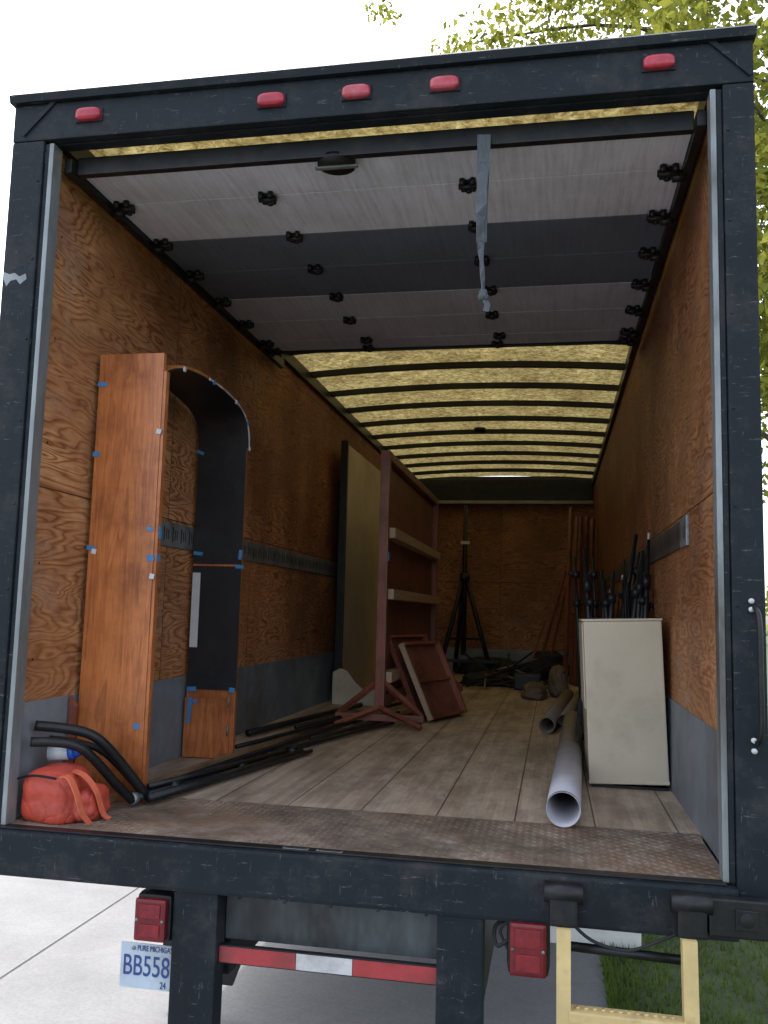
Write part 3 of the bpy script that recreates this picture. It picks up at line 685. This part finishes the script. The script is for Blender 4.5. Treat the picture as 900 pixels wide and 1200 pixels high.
H=empty('floor_rails')
box('brown_rail',(-.015,0,.004),(.015,3.0,.03),'brownrail',H,.002,rot=(0,0,math.radians(-4.3)),pivot=(0,0,0))
bpy.data.objects['brown_rail'].location=(-1.0,.34,0)
for (a,b,r) in (((-.90,.75,.022),(-.62,3.4,.022),.016),((-.84,.70,.02),(-.45,3.7,.02),.013),((-.93,1.6,.045),(-.70,3.2,.03),.012),((-.70,2.2,.02),(-.2,4.2,.02),.013),((-1.08,2.2,.03),(-.8,4.0,.03),.02),((-.75,1.6,.02),(-.38,3.1,.02),.012),((-.85,2.4,.05),(-.5,4.4,.03),.014)):
    tube('long_pole',[a,b],r,'bmetal',H,10)
J=empty('folded_black_stand')
for (a,b,r) in (((-.875,.36,.035),(-.66,1.62,.028),.020),((-.83,.38,.033),(-.60,1.66,.028),.017),((-.85,.42,.068),(-.64,1.50,.05),.011),((-.80,.7,.02),(-.575,1.75,.02),.012)):
    tube('stand_rod',[a,b],r,'bmetal',J,12)
for t_ in (.15,.55,.75,.95):
    p=Vector((-.86,.37,.04)).lerp(Vector((-.63,1.65,.035)),t_)
    tube('stand_clamp',[p,p+Vector((.008,.05,0))],.030,'bmetal',J,10)
tube('stand_rod_cap',[(-.879,.335,.035),(-.874,.362,.035)],.022,'trim',J,14,hollow=.6)
U=empty('bent_metal_tubes')
tube('bent_tube',smooth_pts([(-1.165,.13,.315),(-1.08,.17,.305),(-1.0,.21,.285),(-.95,.25,.24),(-.90,.33,.14),(-.855,.40,.04)],5),.0185,'bmetal',U,14)
tube('bent_tube',smooth_pts([(-1.13,.05,.27),(-1.05,.10,.265),(-.99,.14,.245),(-.95,.19,.19),(-.91,.27,.10),(-.875,.34,.03)],5),.017,'bmetal',U,14)
tube('bent_tube',smooth_pts([(-1.15,.20,.26),(-1.05,.26,.24),(-.98,.31,.20),(-.90,.40,.08)],5),.013,'bmetal',U,14)
O=empty('orange_duffel_bag')
blob('bag_body',(-1.055,.125,.085),(.100,.11,.100),'orange',O,.12,1.0,5,flat=.005,sub=6,p=.66,fold=.035,sag=.18)
blob('bag_end',(-.945,.15,.055),(.050,.09,.062),'orange',O,.15,1.3,8,flat=.005,sub=5,p=.75,fold=.05,sag=.2)
ribbon('bag_handle',smooth_pts([(-.985,.02,.165),(-.945,.0,.168),(-.915,.0,.12),(-.90,.02,.05),(-.885,.05,.008)]),.024,(.2,1,.1),.005,'orange2',O)
ribbon('bag_handle_b',smooth_pts([(-.985,.10,.172),(-.93,.08,.160),(-.89,.09,.11),(-.875,.12,.03),(-.86,.14,.008)]),.022,(.2,1,.2),.005,'orange2',O)
ribbon('bag_zip',smooth_pts([(-1.15,.02,.150),(-1.08,.008,.165),(-1.0,.014,.158)]),.008,(0,1,.6),.004,'bmetal',O)
Bt=empty('water_bottle')
tube('bottle_body',[(-1.12,.16,.215),(-1.05,.176,.223)],.028,'clear',Bt,16)
tube('bottle_band',[(-1.0505,.176,.223),(-1.03,.18,.2255)],.029,'blue',Bt,16)
tube('bottle_neck',[(-1.0295,.18,.2255),(-1.008,.186,.228),(-.998,.188,.229)],[.026,.015,.015],'blue',Bt,16)
Wd=empty('wooden_wedge'); extr('wedge_body',[(-1.18,.05),(-1.165,.05),(-1.15,.36),(-1.18,.40)],'y',.37,.395,'redwood',Wd)
vs=[];fs=[]
for i in range(90):
    x_=random.uniform(-.6,1.1); y_=random.uniform(.05,4.0); s_=random.uniform(.003,.009); b0=len(vs)
    vs+=[(x_+random.uniform(-s_,s_),y_+random.uniform(-s_,s_),.006+random.uniform(0,.004)) for _ in range(4)]
    fs+=[(b0,b0+1,b0+2),(b0,b0+2,b0+3)]
mesh('floor_debris',vs,fs,'creamw')

# ------------------------------------------------------------------ GROUND
mesh('ground',[(-400,-400,GZ-.012),(400,-400,GZ-.012),(400,400,GZ-.012),(-400,400,GZ-.012)],[(0,1,2,3)],'soil')
mesh('driveway',[(-9,-30,GZ-.004),(.93,-30,GZ-.004),(.93,40,GZ-.004),(-9,40,GZ-.004)],[(0,1,2,3)],'conc')
vs=[];fs=[]
def strip(a,b,w=.009):
    a=Vector((*a,GZ-.001));b=Vector((*b,GZ-.001)); d=(b-a).normalized(); n=Vector((-d.y,d.x,0))*w/2; k=len(vs)
    vs.extend([a-n,b-n,b+n,a+n]); fs.append((k,k+1,k+2,k+3))
for y in (-6,-2.5,5.4,9.0): strip((-9,y),(.93,y))
for x in (-5.3,-1.95): strip((x,-30),(x,40))
mesh('driveway_joints',vs,fs,'joint')
box('concrete_step_block',(.50,2.42,GZ-.01),(1.15,2.75,GZ+.20),'pconc',None,.01)
nb=60000
gx=.93+rng.random(nb)**1.8*7; gy=-1.5+rng.random(nb)*12
keep=~((gx<1.17)&(gy>2.4)&(gy<2.77)); gx=gx[keep]; gy=gy[keep]; nb=len(gx)
vsn=np.zeros((nb*3,3)); a=rng.random(nb)*6.28; h=.03+rng.random(nb)*.05; w=.003+rng.random(nb)*.003
dx=np.cos(a)*w;dy=np.sin(a)*w; lx=rng.normal(0,.02,nb);ly=rng.normal(0,.02,nb)
vsn[0::3]=np.c_[gx-dx,gy-dy,np.full(nb,GZ-.012)];vsn[1::3]=np.c_[gx+dx,gy+dy,np.full(nb,GZ-.012)];vsn[2::3]=np.c_[gx+lx,gy+ly,GZ-.012+h]
mesh('grass',vsn.tolist(),[(3*i,3*i+1,3*i+2) for i in range(nb)],'grass')

def leaves(name,centers,rad,per,size,mat,parent):
    V=[]
    for c,r in zip(centers,rad):
        n=per; d=rng.normal(0,1,(n,3)); d/=np.linalg.norm(d,axis=1)[:,None]; d*= (rng.random(n)**.5)[:,None]*r
        d[:,2]*=.6
        p=np.array(c)+d
        u=rng.normal(0,1,(n,3)); u/=np.linalg.norm(u,axis=1)[:,None]; w=np.cross(u,rng.normal(0,1,(n,3))); w/=np.linalg.norm(w,axis=1)[:,None]
        s=(size*(.6+.8*rng.random(n)))[:,None]
        q=np.stack([p-u*s*.5,p-w*s*.28,p+u*s*.5,p+w*s*.28],1).reshape(-1,3); V.append(q)
    V=np.concatenate(V); k=len(V)//4
    return mesh(name,V.tolist(),[(4*i,4*i+1,4*i+2,4*i+3) for i in range(k)],mat,parent)
def tree(name,bx,by,ht,rad,ncl,per,size,zmin=2.2):
    t=empty(name); base=Vector((bx,by,GZ-.05)); top=Vector((bx-.3,by-.2,GZ+ht*.85))
    tube('trunk',smooth_pts([base,base.lerp(top,.3)+Vector((.15,.1,0)),base.lerp(top,.65)+Vector((-.1,0,0)),top],4),[.28-.25*i/12 for i in range(13)],'bark',t,12)
    cen=[];rr=[]
    for i in range(34):
        f=random.uniform(.22,.97); p=base.lerp(top,f); a=random.uniform(0,6.28); l=rad*min(1,max(.3,1.25*math.sin(math.pi*min(.93,max(.12,f*.85)))))*random.uniform(.75,1.05)
        e=p+Vector((math.cos(a)*l,math.sin(a)*l,l*random.uniform(.1,.5)))
        mid=p.lerp(e,.5)+Vector((0,0,.15*l))
        pts=smooth_pts([p,mid,e],4); tube('limb',pts,[.06*(1-j/10) for j in range(len(pts))],'bark',t,7)
        for j in range(ncl//34):
            q=p.lerp(e,random.uniform(.35,1.08)); q+=Vector((random.gauss(0,.6),random.gauss(0,.6),random.gauss(0,.55)))
            if q.z<GZ+zmin: continue
            cen.append(tuple(q)); rr.append(random.uniform(.3,.75))
    leaves('foliage',cen,rr,per,size,'leaf',t); return t
tree('deciduous_tree',5.0,12.5,18,6.0,1250,62,.14,2.6)
tree('deciduous_tree',12,20,13,5,220,45,.2,2)
cen=[];rr=[]
for i in range(260):
    x=random.uniform(-60,70); cen.append((x,70+random.uniform(-4,4),GZ+random.uniform(.3,4.8)+1.2*math.sin(x*.3))); rr.append(random.uniform(1,2))
leaves('distant_trees',cen,rr,45,.6,'leaf',None)

# ------------------------------------------------------------------ light
EL=58
sd=Vector((-.55,.60,0)).normalized()*math.cos(math.radians(EL)); sd.z=math.sin(math.radians(EL))
sun=bpy.data.lights.new('sun','SUN'); sun.energy=3.2; sun.angle=math.radians(.5); sun.color=(1,.96,.90)
so=bpy.data.objects.new('sun',sun); COL.objects.link(so); so.rotation_euler=sd.to_track_quat('Z','Y').to_euler(); so.location=(-10,10,20)
w=bpy.data.worlds.new('World'); scene.world=w; w.use_nodes=True; nt=w.node_tree; bg=nt.nodes['Background']
sk=nt.nodes.new('ShaderNodeTexSky'); sk.sky_type='NISHITA'; sk.sun_disc=False; sk.sun_elevation=math.radians(EL); sk.sun_rotation=math.atan2(-.55,.60)
sk.air_density=1.0; sk.dust_density=3.0; sk.ozone_density=1.0
hs=nt.nodes.new('ShaderNodeHueSaturation'); hs.inputs['Saturation'].default_value=.5; hs.inputs['Value'].default_value=4.1
nt.links.new(sk.outputs[0],hs.inputs['Color']); nt.links.new(hs.outputs[0],bg.inputs[0]); bg.inputs[1].default_value=.15

# ------------------------------------------------------------------ camera
ya,pi_,ro=-.19121,.11251,.02612
f=Vector((math.sin(ya)*math.cos(pi_),math.cos(ya)*math.cos(pi_),math.sin(pi_))); r=Vector((math.cos(ya),-math.sin(ya),0)); u=r.cross(f)
r2=r*math.cos(ro)+u*math.sin(ro); u2=-r*math.sin(ro)+u*math.cos(ro)
cam=bpy.data.cameras.new('camera'); cam.sensor_fit='HORIZONTAL'; cam.sensor_width=36; cam.lens=1032.17/900*36; cam.clip_start=.05; cam.clip_end=2000
co=bpy.data.objects.new('camera',cam); COL.objects.link(co)
co.matrix_world=Matrix(((r2.x,u2.x,-f.x,.66602),(r2.y,u2.y,-f.y,-2.8215),(r2.z,u2.z,-f.z,.75575),(0,0,0,1)))
scene.camera=co
scene.view_settings.view_transform='Standard'; scene.view_settings.look='None'; scene.view_settings.exposure=0
